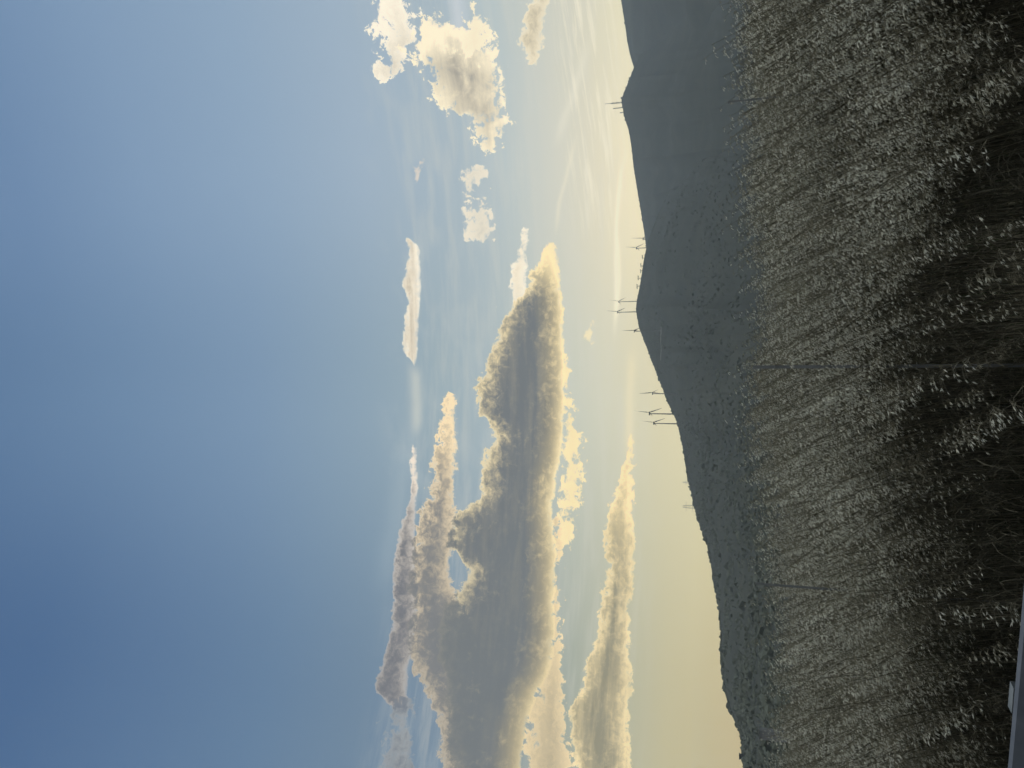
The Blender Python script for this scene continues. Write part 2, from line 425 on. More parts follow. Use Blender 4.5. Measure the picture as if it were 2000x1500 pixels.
# ---------------------------------------------------------------- the ground: verge, oat bank, valley, plain to the horizon
def ground_z(x, y):
    x = np.asarray(x, float); y = np.asarray(y, float)
    r = np.hypot(x, y)
    t = np.clip((y - 2.3) / 6.0, 0, 1); bank = 0.34 * t * t * (3 - 2 * t)
    fall = np.interp(y, [9, 14, 30, 80, 200, 400], [0, -0.25, -2.2, -6.5, -10.5, -11.5])
    z = bank + np.where(y > 9, fall, 0)
    near = np.clip(1 - (r - 20) / 40, 0, 1)
    z = z + near * 0.05 * fbm(x * 0.9, y * 0.9, 3, 3) * np.clip((y - 1.5) / 1.5, 0, 1)
    z = np.where(r > 60, z + 0.6 * fbm(x * 0.02, y * 0.02, 3, 5) * np.clip((r - 60) / 100, 0, 1), z)
    return z

def grid(name, xs, ys, fz, mat):
    X, Y = np.meshgrid(xs, ys); Z = fz(X, Y)
    V = np.stack([X, Y, Z], -1).reshape(-1, 3)
    nx, ny = len(xs), len(ys)
    i = (np.arange(ny - 1)[:, None] * nx + np.arange(nx - 1)[None, :]).ravel()
    T = np.concatenate([np.stack([i, i + 1, i + nx + 1], -1), np.stack([i, i + nx + 1, i + nx], -1)])
    return tri_obj(name, V, T, mat)

M_ground = noisy_material('dry soil and litter', [(0.3, (0.035, 0.034, 0.024)), (0.55, (0.065, 0.06, 0.042)), (0.75, (0.045, 0.05, 0.032))], 3.0, 0.95, 6, 0.6, 25)
pos = np.concatenate([np.arange(0, 14, 0.25), np.geomspace(14, LAND, 40)])
xs = np.concatenate([-pos[:0:-1], pos])
ys = np.concatenate([-np.geomspace(4, LAND, 26)[::-1], np.arange(-3.5, 14, 0.25), np.geomspace(14, LAND, 40)])
structure(grid('ground', xs, ys, ground_z, M_ground))

# ---------------------------------------------------------------- hills
M_hill = noisy_material('scrub covered hillside', [(0.3, (0.021, 0.026, 0.021)), (0.48, (0.029, 0.034, 0.026)), (0.62, (0.037, 0.041, 0.030)), (0.8, (0.06, 0.059, 0.045))], 0.02, 0.95, 9, 1.0, 0.05)

class Hill:
    def __init__(s, ridge, dist, z0, near=0.38, seed=1, power=1.12):
        """ridge: (px, py) of the skyline; dist: (py, metres) of the crest"""
        a = sorted((azel(px, py)[0], azel(px, py)[1], py) for px, py in ridge)
        s.az = np.array([q[0] for q in a]); s.el = np.array([q[1] for q in a])
        d = sorted((azel(1300, py)[0], m_) for py, m_ in dist)
        s.daz = np.array([q[0] for q in d]); s.dm = np.array([q[1] for q in d])
        s.z0, s.near, s.seed, s.power = z0, near, seed, power
    def crest(s, az):
        D = np.interp(az, s.daz, s.dm); e = np.interp(az, s.az, s.el)
        return D, CAM_Z + np.tan(np.radians(e)) * D
    def z(s, az, r):
        D, zc = s.crest(az); r0 = D * s.near
        t = (r - r0) / (D - r0); u = np.clip(t, 0, 1)
        front = s.z0 + (zc - s.z0) * u ** s.power
        b = np.clip((r - D) / (D * 0.9), 0, 1)
        zz = np.where(t <= 1, front, zc + (s.z0 - zc) * b * b * (3 - 2 * b) - (r - D) * 0.10 * (1 - b))
        x, y = r * np.sin(np.radians(az)), r * np.cos(np.radians(az))
        rough = 0.035 * (zc - s.z0) * fbm(x / 260, y / 260, 5, s.seed) * np.sin(np.pi * np.clip(t, 0, 1)) ** 0.7 * (t < 1)
        gully = -0.05 * (zc - s.z0) * np.abs(fbm(az / 2.2 + 9, r / 2500, 3, s.seed + 4)) * np.sin(np.pi * np.clip(t, 0, 1)) ** 0.7 * (t < 1)
        return np.maximum(zz + rough + gully, s.z0)
    def build(s, a0, a1, step):
        A = np.arange(a0, a1 + step / 2, step); t = np.concatenate([np.linspace(0, 0.85, 26), np.linspace(0.875, 1.0, 9), [1.01, 1.04, 1.1, 1.25, 1.5, 1.9]])
        AA, TT = np.meshgrid(A, t); D, _ = s.crest(AA)
        r0 = D * s.near; R = np.where(TT <= 1, r0 + (D - r0) * TT, D * TT)
        Z = s.z(AA, R)
        V = np.stack([R * np.sin(np.radians(AA)), R * np.cos(np.radians(AA)), Z], -1).reshape(-1, 3)
        nx, ny = len(A), len(t)
        i = (np.arange(ny - 1)[:, None] * nx + np.arange(nx - 1)[None, :]).ravel()
        T = np.concatenate([np.stack([i, i + 1, i + nx + 1], -1), np.stack([i, i + nx + 1, i + nx], -1)])
        return structure(tri_obj('hill', V, T, M_hill))
    def hit(s, px, py):
        """where the sight line through a spot meets the slope"""
        a, e = azel(px, py); D, _ = s.crest(a)
        r = np.linspace(D * s.near, D, 900)
        el_ = np.degrees(np.arctan2(s.z(np.full_like(r, a), r) - CAM_Z, r))
        k = np.argmax(el_ >= e) if (el_ >= e).any() else len(r) - 1
        return a, r[k]
    def point(s, a, r):
        return Vector((r * math.sin(math.radians(a)), r * math.cos(math.radians(a)), float(s.z(np.array([a]), np.array([r]))[0])))

def side(px, py_list): return [(px_, py_) for px_, py_ in zip(px, py_list)]
hill_right = Hill([(1150, -900), (1170, -400), (1196, -120), (1213, 0), (1217, 25), (1221, 50), (1225, 80), (1230, 105), (1238, 132), (1252, 160), (1290, 230), (1350, 330), (1440, 480)],
                  [(-900, 3600), (0, 3400), (480, 3000)], -14, seed=11)
hill_mast = Hill([(1460, -260), (1330, -60), (1275, 60), (1250, 110), (1238, 132), (1226, 163), (1219, 180), (1215, 190), (1214, 200), (1217, 214), (1219, 226), (1228, 255), (1233, 285), (1238, 330), (1242, 355), (1248, 390), (1253, 420), (1258, 452), (1262, 484), (1272, 530), (1300, 600), (1350, 700), (1440, 860)],
                 [(-260, 3100), (200, 2900), (860, 2600)], -14, seed=23)
hill_main = Hill([(1460, 160), (1380, 260), (1320, 350), (1285, 420), (1266, 470), (1262, 486), (1257, 510), (1252, 545), (1247, 572), (1243, 592), (1242, 606), (1245, 622), (1248, 640), (1254, 655), (1262, 675), (1271, 700), (1283, 730),
                  (1297, 766), (1306, 790), (1315, 808), (1323, 827), (1328, 848), (1333, 872), (1339, 905), (1345, 940), (1353, 975), (1361, 1008), (1370, 1030), (1380, 1056), (1387, 1090), (1395, 1138), (1401, 1160),
                  (1405, 1190), (1409, 1240), (1410, 1290), (1413, 1325), (1419, 1360), (1427, 1385), (1435, 1405), (1446, 1432), (1450, 1455), (1453, 1475), (1455, 1500), (1457, 1600), (1452, 1900), (1440, 2600)],
                 [(160, 2300), (600, 2000), (800, 1600), (950, 1350), (1150, 1050), (1350, 800), (1500, 640), (1900, 600), (2600, 700)], -12, near=0.34, seed=37)
hill_right.build(-5, 62, 0.06)
hill_mast.build(-4, 36, 0.05)
hill_main.build(-60, 20, 0.04)

# shrubs on the slopes and along the crests: one mass
def lumps(P, S, seed, name, mat, label):
    """P: centres, S: sizes; an uneven bush of small facets at each"""
    g = np.random.default_rng(seed)
    ph = (1 + 5 ** .5) / 2
    ico = np.array([(-1, ph, 0), (1, ph, 0), (-1, -ph, 0), (1, -ph, 0), (0, -1, ph), (0, 1, ph), (0, -1, -ph), (0, 1, -ph), (ph, 0, -1), (ph, 0, 1), (-ph, 0, -1), (-ph, 0, 1)]) / 1.9
    fi = np.array([(0, 11, 5), (0, 5, 1), (0, 1, 7), (0, 7, 10), (0, 10, 11), (1, 5, 9), (5, 11, 4), (11, 10, 2), (10, 7, 6), (7, 1, 8), (3, 9, 4), (3, 4, 2), (3, 2, 6), (3, 6, 8), (3, 8, 9), (4, 9, 5), (2, 4, 11), (6, 2, 10), (8, 6, 7), (9, 8, 1)])
    n = len(P)
    V = ico[None] * S[:, None, None] * (1 + g.normal(0, 0.28, (n, 12, 1)))
    V[:, :, 2] *= g.uniform(0.55, 1.0, n)[:, None]
    V = V + P[:, None, :]
    T = (fi[None] + (np.arange(n) * 12)[:, None, None]).reshape(-1, 3)
    o = tri_obj(name, V.reshape(-1, 3), T, mat, smooth=False)
    return tag(o, label, 'shrubs', kind='stuff')
M_shrub = noisy_material('dark scrub leaves', [(0.35, (0.06, 0.07, 0.055)), (0.65, (0.085, 0.094, 0.07))], 0.08, 0.95, 5)
def hill_pts(h, a0, a1, n, t0, t1, g):
    a = g.uniform(a0, a1, n); D, _ = h.crest(a); t = g.uniform(t0, t1, n); r0 = D * h.near
    r = r0 + (D - r0) * t
    return np.stack([r * np.sin(np.radians(a)), r * np.cos(np.radians(a)), h.z(a, r)], -1)
g = np.random.default_rng(3)
Pc = hill_pts(hill_main, -32, 14, 2600, 0.985, 1.0, g); Sc = g.gamma(2.2, 0.5, len(Pc)) + 0.2
az_c = np.degrees(np.arctan2(Pc[:, 0], Pc[:, 1])); Sc *= np.interp(az_c, [-28, -10, 5], [0.75, 1.15, 0.7])
Ps = hill_pts(hill_main, -32, 16, 30000, 0.05, 0.97, g)
keep = fbm(Ps[:, 0] / 90, Ps[:, 1] / 90, 4, 77) + g.normal(0, 0.5, len(Ps)) > 0.1
Ps = Ps[keep]; Ss = g.gamma(2.5, 0.36, len(Ps)) + 0.3
lumps(np.concatenate([Pc, Ps]), np.concatenate([Sc, Ss]), 5, 'shrubs', M_shrub, 'dark maquis shrubs speckling the slope of the turbine hill')
Pm = hill_pts(hill_mast, -3, 26, 1200, 0.988, 1.0, g); Pr = hill_pts(hill_right, 14, 30, 500, 0.99, 1.0, g)
P2 = np.concatenate([Pm, Pr]); lumps(P2, g.gamma(2.0, 0.55, len(P2)) + 0.3, 6, 'shrubs', M_shrub, 'low shrubs along the skyline of the far mountain with masts')
# rough scrub on the valley floor just beyond the field
gx = g.uniform(-110, 30, 9000); gy = g.uniform(35, 210, 9000)
kp = fbm(gx / 14, gy / 14, 3, 91) + np.interp(gx / gy, [-0.55, -0.25, 0.05], [0.5, 0.15, -0.7]) + g.normal(0, 0.25, len(gx)) > 0
gx, gy = gx[kp], gy[kp]
sz = g.gamma(3, 0.12, len(gx)) + 0.1
lumps(np.stack([gx, gy, ground_z(gx, gy) + sz * 0.35], -1), sz, 8, 'shrubs', M_shrub, 'rough dark bushes on the low ground beyond the oat field')

# ---------------------------------------------------------------- wind turbines
M_tower = noisy_material('weathered turbine paint', [(0.3, (0.12, 0.125, 0.125)), (0.7, (0.16, 0.165, 0.165))], 0.2, 0.5)
M_rotor = noisy_material('grey rotor paint', [(0.3, (0.05, 0.052, 0.052)), (0.7, (0.075, 0.078, 0.078))], 0.3, 0.45)
def lathe(mb, prof, axis_pt, axis, sides=16):
    """turns (distance along axis, radius) about an axis"""
    ax = Vector(axis).normalized()
    mb.tube([Vector(axis_pt) + ax * d for d, r in prof], [r for d, r in prof], sides)
def turbine(loc, R, H, yaw, phase, label, tilt=5.0):
    """yaw: bearing the rotor faces, degrees to the right of the viewer's line"""
    t = thing('wind_turbine', label, 'wind turbine', loc, 'wind turbines on the hill crest')
    mb = MB(); mb.tube([(0, 0, -3), (0, 0, 0), (0, 0, H * 0.5), (0, 0, H * 0.975)], [R * .046, R * .044, R * .036, R * .026], 16)
    tower = mb.build('tower', M_tower, t, True)
    mb = MB(); mb.tube([(0, 0, -0.3), (0, 0, 0.5)], [R * .08, R * .075], 16); mb.build('base_ring', M_tower, tower)
    mb = MB(); mb.box((0, -R * .0445, 1.6), (0.9, 0.12, 2.0)); mb.build('door', M_rotor, tower)
    ya = math.radians(yaw); ti = math.radians(tilt)
    f = Vector((math.sin(ya) * math.cos(ti), math.cos(ya) * math.cos(ti), math.sin(ti)))     # rotor axis, pointing out of the hub
    s_ = Vector((math.cos(ya), -math.sin(ya), 0)); u = s_.cross(f); u = u if u.z > 0 else -u
    top = Vector((0, 0, H))
    mb = MB(); lathe(mb, [(-R * .10, R * .02), (-R * .085, R * .036), (-R * .02, R * .045), (R * .035, R * .042), (R * .05, R * .034)], top, f)
    nac = mb.build('nacelle', M_rotor, t, True)
    mb = MB(); mb.tube([top - f * R * .07 + Vector((0, 0, R * .03)), top - f * R * .07 + Vector((0, 0, R * .10))], [R * .006, R * .004], 5); mb.build('wind_vane', M_rotor, nac)
    hub = top + f * R * .085
    mb = MB(); lathe(mb, [(-R * .035, R * .03), (-R * .028, R * .045), (R * .01, R * .046), (R * .04, R * .03), (R * .055, R * .006)], hub, f); mb.build('hub', M_rotor, t, True)
    for k in range(3):
        th = math.radians(phase + 120 * k)
        b = u * math.cos(th) + s_ * math.sin(th); w = b.cross(f)
        v, fc = [], []
        st_ = [(0.03, .03, .026), (0.07, .034, .026), (0.13, .062, .026), (0.2, .074, .022), (0.4, .056, .016), (0.65, .040, .012), (0.85, .028, .009), (0.97, .016, .006), (1.0, .003, .002)]
        for q, ch, th_ in st_:
            tw = math.radians(14 * (1 - q) ** 1.5 + 52); cw = w * math.cos(tw) + f * math.sin(tw); nw = f * math.cos(tw) - w * math.sin(tw)
            c0 = hub + b * (q * R) + f * (R * 0.05 * q * q)                       # a little prebend
            for d, e in ((-.35, 0), (-.15, .5), (.2, .4), (.65, 0), (.2, -.4), (-.15, -.5)):
                v.append(c0 + cw * (d * ch * R) + nw * (e * th_ * R))
        m6 = len(st_)
        for i in range(m6 - 1):
            for j in range(6):
                fc.append((i * 6 + j, i * 6 + (j + 1) % 6, (i + 1) * 6 + (j + 1) % 6, (i + 1) * 6 + j))
        fc += [tuple(range(5, -1, -1)), tuple((m6 - 1) * 6 + j for j in range(6))]
        mesh_obj('blade', v, fc, M_rotor, t)
    return t
def place_turbine(hill, py, hub_px, rot_px, base_px, yaw, phase, label, back=None):
    """base_px: where the foot is seen on the slope, or None when the crest hides it (then `back` metres behind the crest)"""
    if base_px is not None: a, r = hill.hit(base_px, py)
    else:
        a = azel(hub_px, py)[0]; r = float(hill.crest(np.array([a]))[0][0]) + back
    p = hill.point(a, r)
    sc = math.hypot(r, 0) / F * 1.0
    dep = p.x * FWD[0] + p.y * FWD[1] + (p.z - CAM_Z) * FWD[2]
    hub_z = CAM_Z + math.tan(math.radians(azel(hub_px, py)[1])) * r
    return turbine(p, rot_px * dep / F, hub_z - p.z, yaw, phase, label)
T_ = place_turbine
T_(hill_mast, 467, 1256, 23, None, 82, 18, 'almost hidden wind turbine with only its blade tips above the skyline', 90)
T_(hill_mast, 485, 1243, 22, None, 80, 22, 'wind turbine with a short visible tower beside the half hidden one', 70)
T_(hill_main, 589.5, 1208.5, 18, None, 70, 26, 'wind turbine on the rounded summit, nearer the wind bent trees', 25)
T_(hill_main, 610, 1206, 21.5, None, 78, 24, 'wind turbine on the rounded summit, with the highest blade tip of all', 25)
T_(hill_main, 646, 1239, 23.5, 1290, 84, 14, 'wind turbine just past the summit, tower foot on the dark slope by a pale track', None)
T_(hill_main, 769, 1274.5, 25.5, 1321, 100, 12, 'wind turbine with a short lower blade, standing apart on the descending slope', None)
T_(hill_main, 808, 1268.5, 31.5, None, 72, 26, 'largest wind turbine with thick tower, middle one of the group on the descending slope', 12)
T_(hill_main, 827, 1277, 28.5, None, 70, 26, 'wind turbine lowest down the skyline, close beside the largest one', 10)

# pale track by the turbine foot
M_track = noisy_material('pale track gravel', [(0.35, (0.13, 0.12, 0.1)), (0.65, (0.2, 0.19, 0.16))], 0.3, 0.95)
tv, tf = [], []
for k, py in enumerate(np.linspace(636, 704, 24)):
    a, r = hill_main.hit(1291.5 + 0.6 * math.sin(k * 0.5), py)
    for d in (-5, 5):
        q = hill_main.point(a, r + d); tv.append((q.x, q.y, q.z + 0.7))
    if k: tf.append((2 * k - 2, 2 * k - 1, 2 * k + 1, 2 * k))
structure(mesh_obj('track', tv, tf, M_track))

# ---------------------------------------------------------------- masts on the mountain, pylons beyond, hut, pale shed
M_steel = noisy_material('galvanised steel', [(0.35, (0.2, 0.21, 0.22)), (0.65, (0.3, 0.31, 0.32))], 0.5, 0.55)
M_dark = noisy_material('dark weathered wall', [(0.35, (0.03, 0.03, 0.03)), (0.65, (0.06, 0.058, 0.055))], 0.4, 0.9)
M_pale = noisy_material('pale render wall', [(0.35, (0.24, 0.25, 0.265)), (0.65, (0.32, 0.33, 0.34))], 0.6, 0.85)
def lattice(mb, H, w0, w1, r, levels):
    c = [(-1, -1), (1, -1), (1, 1), (-1, 1)]
    def P(k, z): w = w0 + (w1 - w0) * z / H; return (c[k % 4][0] * w / 2, c[k % 4][1] * w / 2, z)
    for k in range(4): mb.tube([P(k, -2), P(k, H)], [r, r], 4)
    zs = [H * (1 - (1 - i / levels) ** 1.3) for i in range(levels + 1)]
    for z0, z1 in zip(zs, zs[1:]):
        for k in range(4):
            mb.tube([P(k, z0), P(k + 1, z1)], [r * .6] * 2, 3); mb.tube([P(k + 1, z0), P(k, z1)], [r * .6] * 2, 3); mb.tube([P(k, z1), P(k + 1, z1)], [r * .6] * 2, 3)
def crest_at(hill, py, px, back=8):
    a = azel(px, py)[0]; r = float(hill.crest(np.array([a]))[0][0]) + back
    return hill.point(a, r), r
def mast(py, px_top, px_low, w, label, whip, dishes):
    p, r = crest_at(hill_mast, py, 1214)
    Ht = CAM_Z + math.tan(math.radians(azel(px_top, py)[1])) * r - p.z
    Hl = CAM_Z + math.tan(math.radians(azel(px_low, py)[1])) * r - p.z
    t = thing('antenna_mast', label, 'antenna mast', p, 'masts on the mountain top')
    mb = MB(); lattice(mb, Hl, w, w * 0.75, 0.28, 10); tw = mb.build('lattice_tower', M_steel, t)
    if whip:
        mb = MB(); mb.tube([(w * .3, 0, Hl * 0.8), (w * .3, 0, Ht)], [0.9, 0.7], 8); mb.build('top_aerial', M_steel, t, True)
    for z, d, sx in dishes:
        mb = MB(); lathe(mb, [(0, d * .2), (d * .15, d * .6), (d * .35, d)], (sx * w * .5, -w * .5, z * Hl), (0.2, -1, 0), 14); mb.build('dish', M_steel, t, True)
    return t
mast(200, 1181, 1193, 3.6, 'tallest antenna mast, with a thin aerial rising from its thick lattice', True, [(0.8, 1.6, 1), (0.6, 1.3, -1), (0.45, 1.5, 1)])
mast(210.3, 1197, 1197.5, 2.2, 'middle height antenna mast, slim and broken up with dishes', False, [(0.9, 1.1, 1), (0.4, 1.2, -1)])
mast(220, 1210.5, 1210.8, 2.2, 'shortest antenna mast, a stub on the mountain top', False, [(0.85, 0.9, 1)])
p, r = crest_at(hill_mast, 191.5, 1215, 2)
t = thing('transmitter_hut', 'tiny dark hut on the very summit next to the tallest mast', 'hut', p)
mb = MB(); mb.box((0, 0, 1.5), (5.5, 5, 5)); mb.build('wall', M_dark, t)
mb = MB(); mb.box((0, 0, 4.2), (6.1, 5.6, 0.4)); mb.build('roof', M_dark, t)

def pylon(py, px_top, dist, W, label, px_foot):
    a = azel(px_top, py)[0]; x, y = dist * math.sin(math.radians(a)), dist * math.cos(math.radians(a))
    z0 = float(ground_z(np.array([x]), np.array([y]))[0]); H = CAM_Z + math.tan(math.radians(azel(px_top, py)[1])) * dist - z0
    t = thing('power_pylon', label, 'pylon', (x, y, z0), 'pylons beyond the ridge')
    mb = MB(); lattice(mb, H, W, W * 0.16, 0.24, 10); mb.build('lattice_tower', M_steel, t)
    for f_ in (0.8, 0.88, 0.96):
        mb = MB(); mb.tube([(-W * .42, 0, H * f_), (W * .42, 0, H * f_)], [0.25, 0.25], 4); mb.build('cross_arm', M_steel, t)
    return t
pylon(989, 1334, 2300, 34, 'faint grey lattice pylon with splayed legs, beyond the descending ridge', 1357)
pylon(942, 1333.5, 3000, 22, 'very faint slim pylon beyond the ridge, nearer the turbines', 1343)

p, r = crest_at(hill_main, 1478.5, 1455, -2)
k = r / F
t = thing('ridge_hut', 'small black block shaped hut standing up on the low end of the skyline', 'hut', p)
mb = MB(); mb.box((0, 0, 2.0 * k), (6.6 * k, 5.5 * k, 11 * k), None, 1.08); mb.build('wall', M_dark, t)
mb = MB(); mb.box((0, 0, 8.0 * k), (8.4 * k, 7 * k, 1.0 * k)); mb.build('roof', M_dark, t)
mb = MB(); mb.box((-1.2 * k, -2.8 * k, 1.6 * k), (1.6 * k, 0.12, 3.2 * k)); mb.build('door', M_tower, t)

d = 190.0; a = azel(1484, 1432)[0]; x, y = d * math.sin(math.radians(a)), d * math.cos(math.radians(a))
zt = CAM_Z + math.tan(math.radians(azel(1481.5, 1432)[1])) * d; zb = float(ground_z(np.array([x]), np.array([y]))[0])
t = thing('farm_shed', 'small pale grey shed among scrub below the low end of the ridge', 'shed', (x, y, zb))
hh = zt - zb
mb = MB(); mb.box((0, 0, hh / 2 - 0.3), (2.0, 1.6, hh + 0.2)); mb.build('wall', M_pale, t)
mb = MB(); mb.box((0, 0, hh - 0.1), (2.3, 1.9, 0.15)); rf = mb.build('roof', M_steel, t)

# wind bent trees on the summit shoulder
M_bark = noisy_material('dark bark', [(0.35, (0.03, 0.026, 0.02)), (0.65, (0.06, 0.05, 0.04))], 1.5, 0.95)
M_crown = noisy_material('dark pine needles', [(0.35, (0.015, 0.02, 0.012)), (0.65, (0.04, 0.045, 0.024))], 0.5, 0.95)
def ridge_tree(py, px_top, w_px, lean, label, seed):
    g_ = np.random.default_rng(seed)
    p, r = crest_at(hill_main, py, 1255, -1); k_ = r / F
    H = CAM_Z + math.tan(math.radians(azel(px_top, py)[1])) * r - p.z; W = w_px * k_
    t = thing('wind_bent_tree', label, 'tree', p, 'trees on the summit shoulder')
    mb = MB(); tp = [(0, 0, -0.5), (lean * W * .12, 0, H * .35), (lean * W * .3, 0, H * .72)]
    mb.tube(tp, [0.45, 0.36, 0.25], 7)
    for q in (-.35, .1, .4): mb.tube([tp[1], (lean * W * .3 + q * W, g_.uniform(-1, 1), H * .85)], [0.24, 0.1], 5)
    mb.build('trunk', M_bark, t, True)
    n = 420
    u = g_.normal(0, 1, (n, 3)); u /= np.linalg.norm(u, axis=1)[:, None]; u *= g_.uniform(0.3, 1, n)[:, None] ** .5
    cl = g_.integers(0, 4, n); off = np.array([(-.3, 0, -.02), (.0, .1, .1), (.28, -.1, 0), (.42, 0, .08)])[cl]
    P = (u * np.array([W * .24, W * .22, H * .16]) + off * np.array([W, W, H]) + np.array([lean * W * .3, 0, H * .84]))
    d1, d2 = g_.normal(0, .4, (n, 3)), g_.normal(0, .4, (n, 3))
    V = np.stack([P - d1 * .6, P + d1 * .6 + d2 * .3, P + d2], 1).reshape(-1, 3)
    tri_obj('crown', V, np.arange(3 * n).reshape(-1, 3), M_crown, smooth=False, parent=t)
ridge_tree(505, 1254, 8, 1, 'dark wind bent tree lowest on the shoulder, by the dip in the skyline', 1)
ridge_tree(521, 1251, 8, 1, 'low bushy tree second from the dip in the skyline, crown touching the slope', 2)
ridge_tree(528, 1250.5, 7, -1, 'small tree crowding against the low bushy one on the shoulder', 3)
ridge_tree(545, 1245.5, 8, 1, 'umbrella crowned tree on a bare trunk, seen clear against the sky', 4)
ridge_tree(557, 1243.5, 9, -1, 'flat topped leaning tree on the shoulder, nearest the summit turbines', 5)

# ---------------------------------------------------------------- wild oats
def plant_material(name, stops, transl=0.3, rough=0.7, attr='tone'):
    mt = bpy.data.materials.new(name); mt.use_nodes = True; nt = mt.node_tree
    b = nt.nodes['Principled BSDF']; out = nt.nodes['Material Output']
    b.inputs['Roughness'].default_value = rough; b.inputs['Specular IOR Level'].default_value = 0.15
    a = nt.nodes.new('ShaderNodeAttribute'); a.attribute_name = attr
    r = nt.nodes.new('ShaderNodeValToRGB'); nt.links.new(a.outputs['Fac'], r.inputs[0])
    e = r.color_ramp.elements
    e[0].position, e[0].color = stops[0][0], stops[0][1] + (1,)
    e[1].position, e[1].color = stops[-1][0], stops[-1][1] + (1,)
    for p, c in stops[1:-1]:
        q = e.new(p); q.color = c + (1,)
    nt.links.new(r.outputs[0], b.inputs['Base Color'])
    tl = nt.nodes.new('ShaderNodeBsdfTranslucent'); nt.links.new(r.outputs[0], tl.inputs['Color'])
    mx = nt.nodes.new('ShaderNodeMixShader'); mx.inputs[0].default_value = transl
    nt.links.new(b.outputs[0], mx.inputs[1]); nt.links.new(tl.outputs[0], mx.inputs[2]); nt.links.new(mx.outputs[0], out.inputs[0])
    return mt
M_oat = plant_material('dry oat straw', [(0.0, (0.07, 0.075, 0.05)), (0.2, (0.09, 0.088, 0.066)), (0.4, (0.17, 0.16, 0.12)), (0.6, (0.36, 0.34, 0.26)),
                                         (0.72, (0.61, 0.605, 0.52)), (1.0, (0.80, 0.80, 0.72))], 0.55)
M_green = plant_material('verge grass blades', [(0.0, (0.018, 0.035, 0.014)), (0.5, (0.035, 0.055, 0.022)), (1.0, (0.10, 0.095, 0.05))], 0.25)

class Bits:
    """vertices, triangles and a tone per vertex"""
    def __init__(s): s.V = []; s.T = []; s.A = []; s.n = 0
    def add(s, v, t, a):
        s.V.append(np.asarray(v, float)); s.T.append(np.asarray(t, int) + s.n); s.A.append(np.broadcast_to(a, (len(v),)).astype(float)); s.n += len(v)
    def arrays(s): return np.concatenate(s.V), np.concatenate(s.T), np.concatenate(s.A)
def strand(bits, P, R, tone):
    """three sided tube along P"""
    P = np.asarray(P, float); n = len(P)
    t = np.gradient(P, axis=0); t /= np.linalg.norm(t, axis=1)[:, None] + 1e-9
    a = np.cross(t, (0.3, 0.9, 0.2)); a /= np.linalg.norm(a, axis=1)[:, None] + 1e-9; b = np.cross(t, a)
    V = np.concatenate([P + (a * math.cos(q) + b * math.sin(q)) * np.asarray(R)[:, None] for q in (0, 2.094, 4.189)])
    T = []
    for i in range(n - 1):
        for k in range(3):
            k2 = (k + 1) % 3
            T += [(k * n + i, k2 * n + i, k2 * n + i + 1), (k * n + i, k2 * n + i + 1, k * n + i + 1)]
    bits.add(V, T, tone)
def blade(bits, P, W, side_, tone):
    """flat leaf along P"""
    P = np.asarray(P, float); n = len(P)
    V = np.concatenate([P - side_ * np.asarray(W)[:, None], P + side_ * np.asarray(W)[:, None]])
    T = []
    for i in range(n - 1): T += [(i, n + i, n + i + 1), (i, n + i + 1, i + 1)]
    bits.add(V, T, tone)
def unit(v): v = np.asarray(v, float); return v / (np.linalg.norm(v) + 1e-9)
def spikelet(bits, p, d, L, g_, tone, near):
    """two papery glumes gaping apart, awns between them"""
    d = unit(d); s_ = unit(np.cross(d, g_.normal(0, 1, 3))); n_ = np.cross(d, s_)
    gape = g_.uniform(0.10, 0.24)
    for sg in (-1, 1):
        tip = p + d * L + n_ * (sg * gape * L)
        mid = p + d * (L * 0.42) + n_ * (sg * (gape * 0.55 + 0.07) * L)
        w = 0.105 * L
        e = p + d * (L * 0.42) + n_ * (sg * gape * 0.30 * L)
        bits.add([p, e - s_ * w, mid, e + s_ * w, tip], [(0, 1, 2), (0, 2, 3), (1, 4, 2), (2, 4, 3)], [tone - .12, tone, tone + .03, tone, tone + .06])
    if near:
        for q in range(2):
            k = p + d * (L * 0.7); m_ = k + unit(d + g_.normal(0, .12, 3)) * L * .8; t_ = m_ + unit(d + g_.normal(0, .35, 3)) * L * .9
            strand(bits, [k, m_, t_], [.0004, .00035, .0001], 0.3)

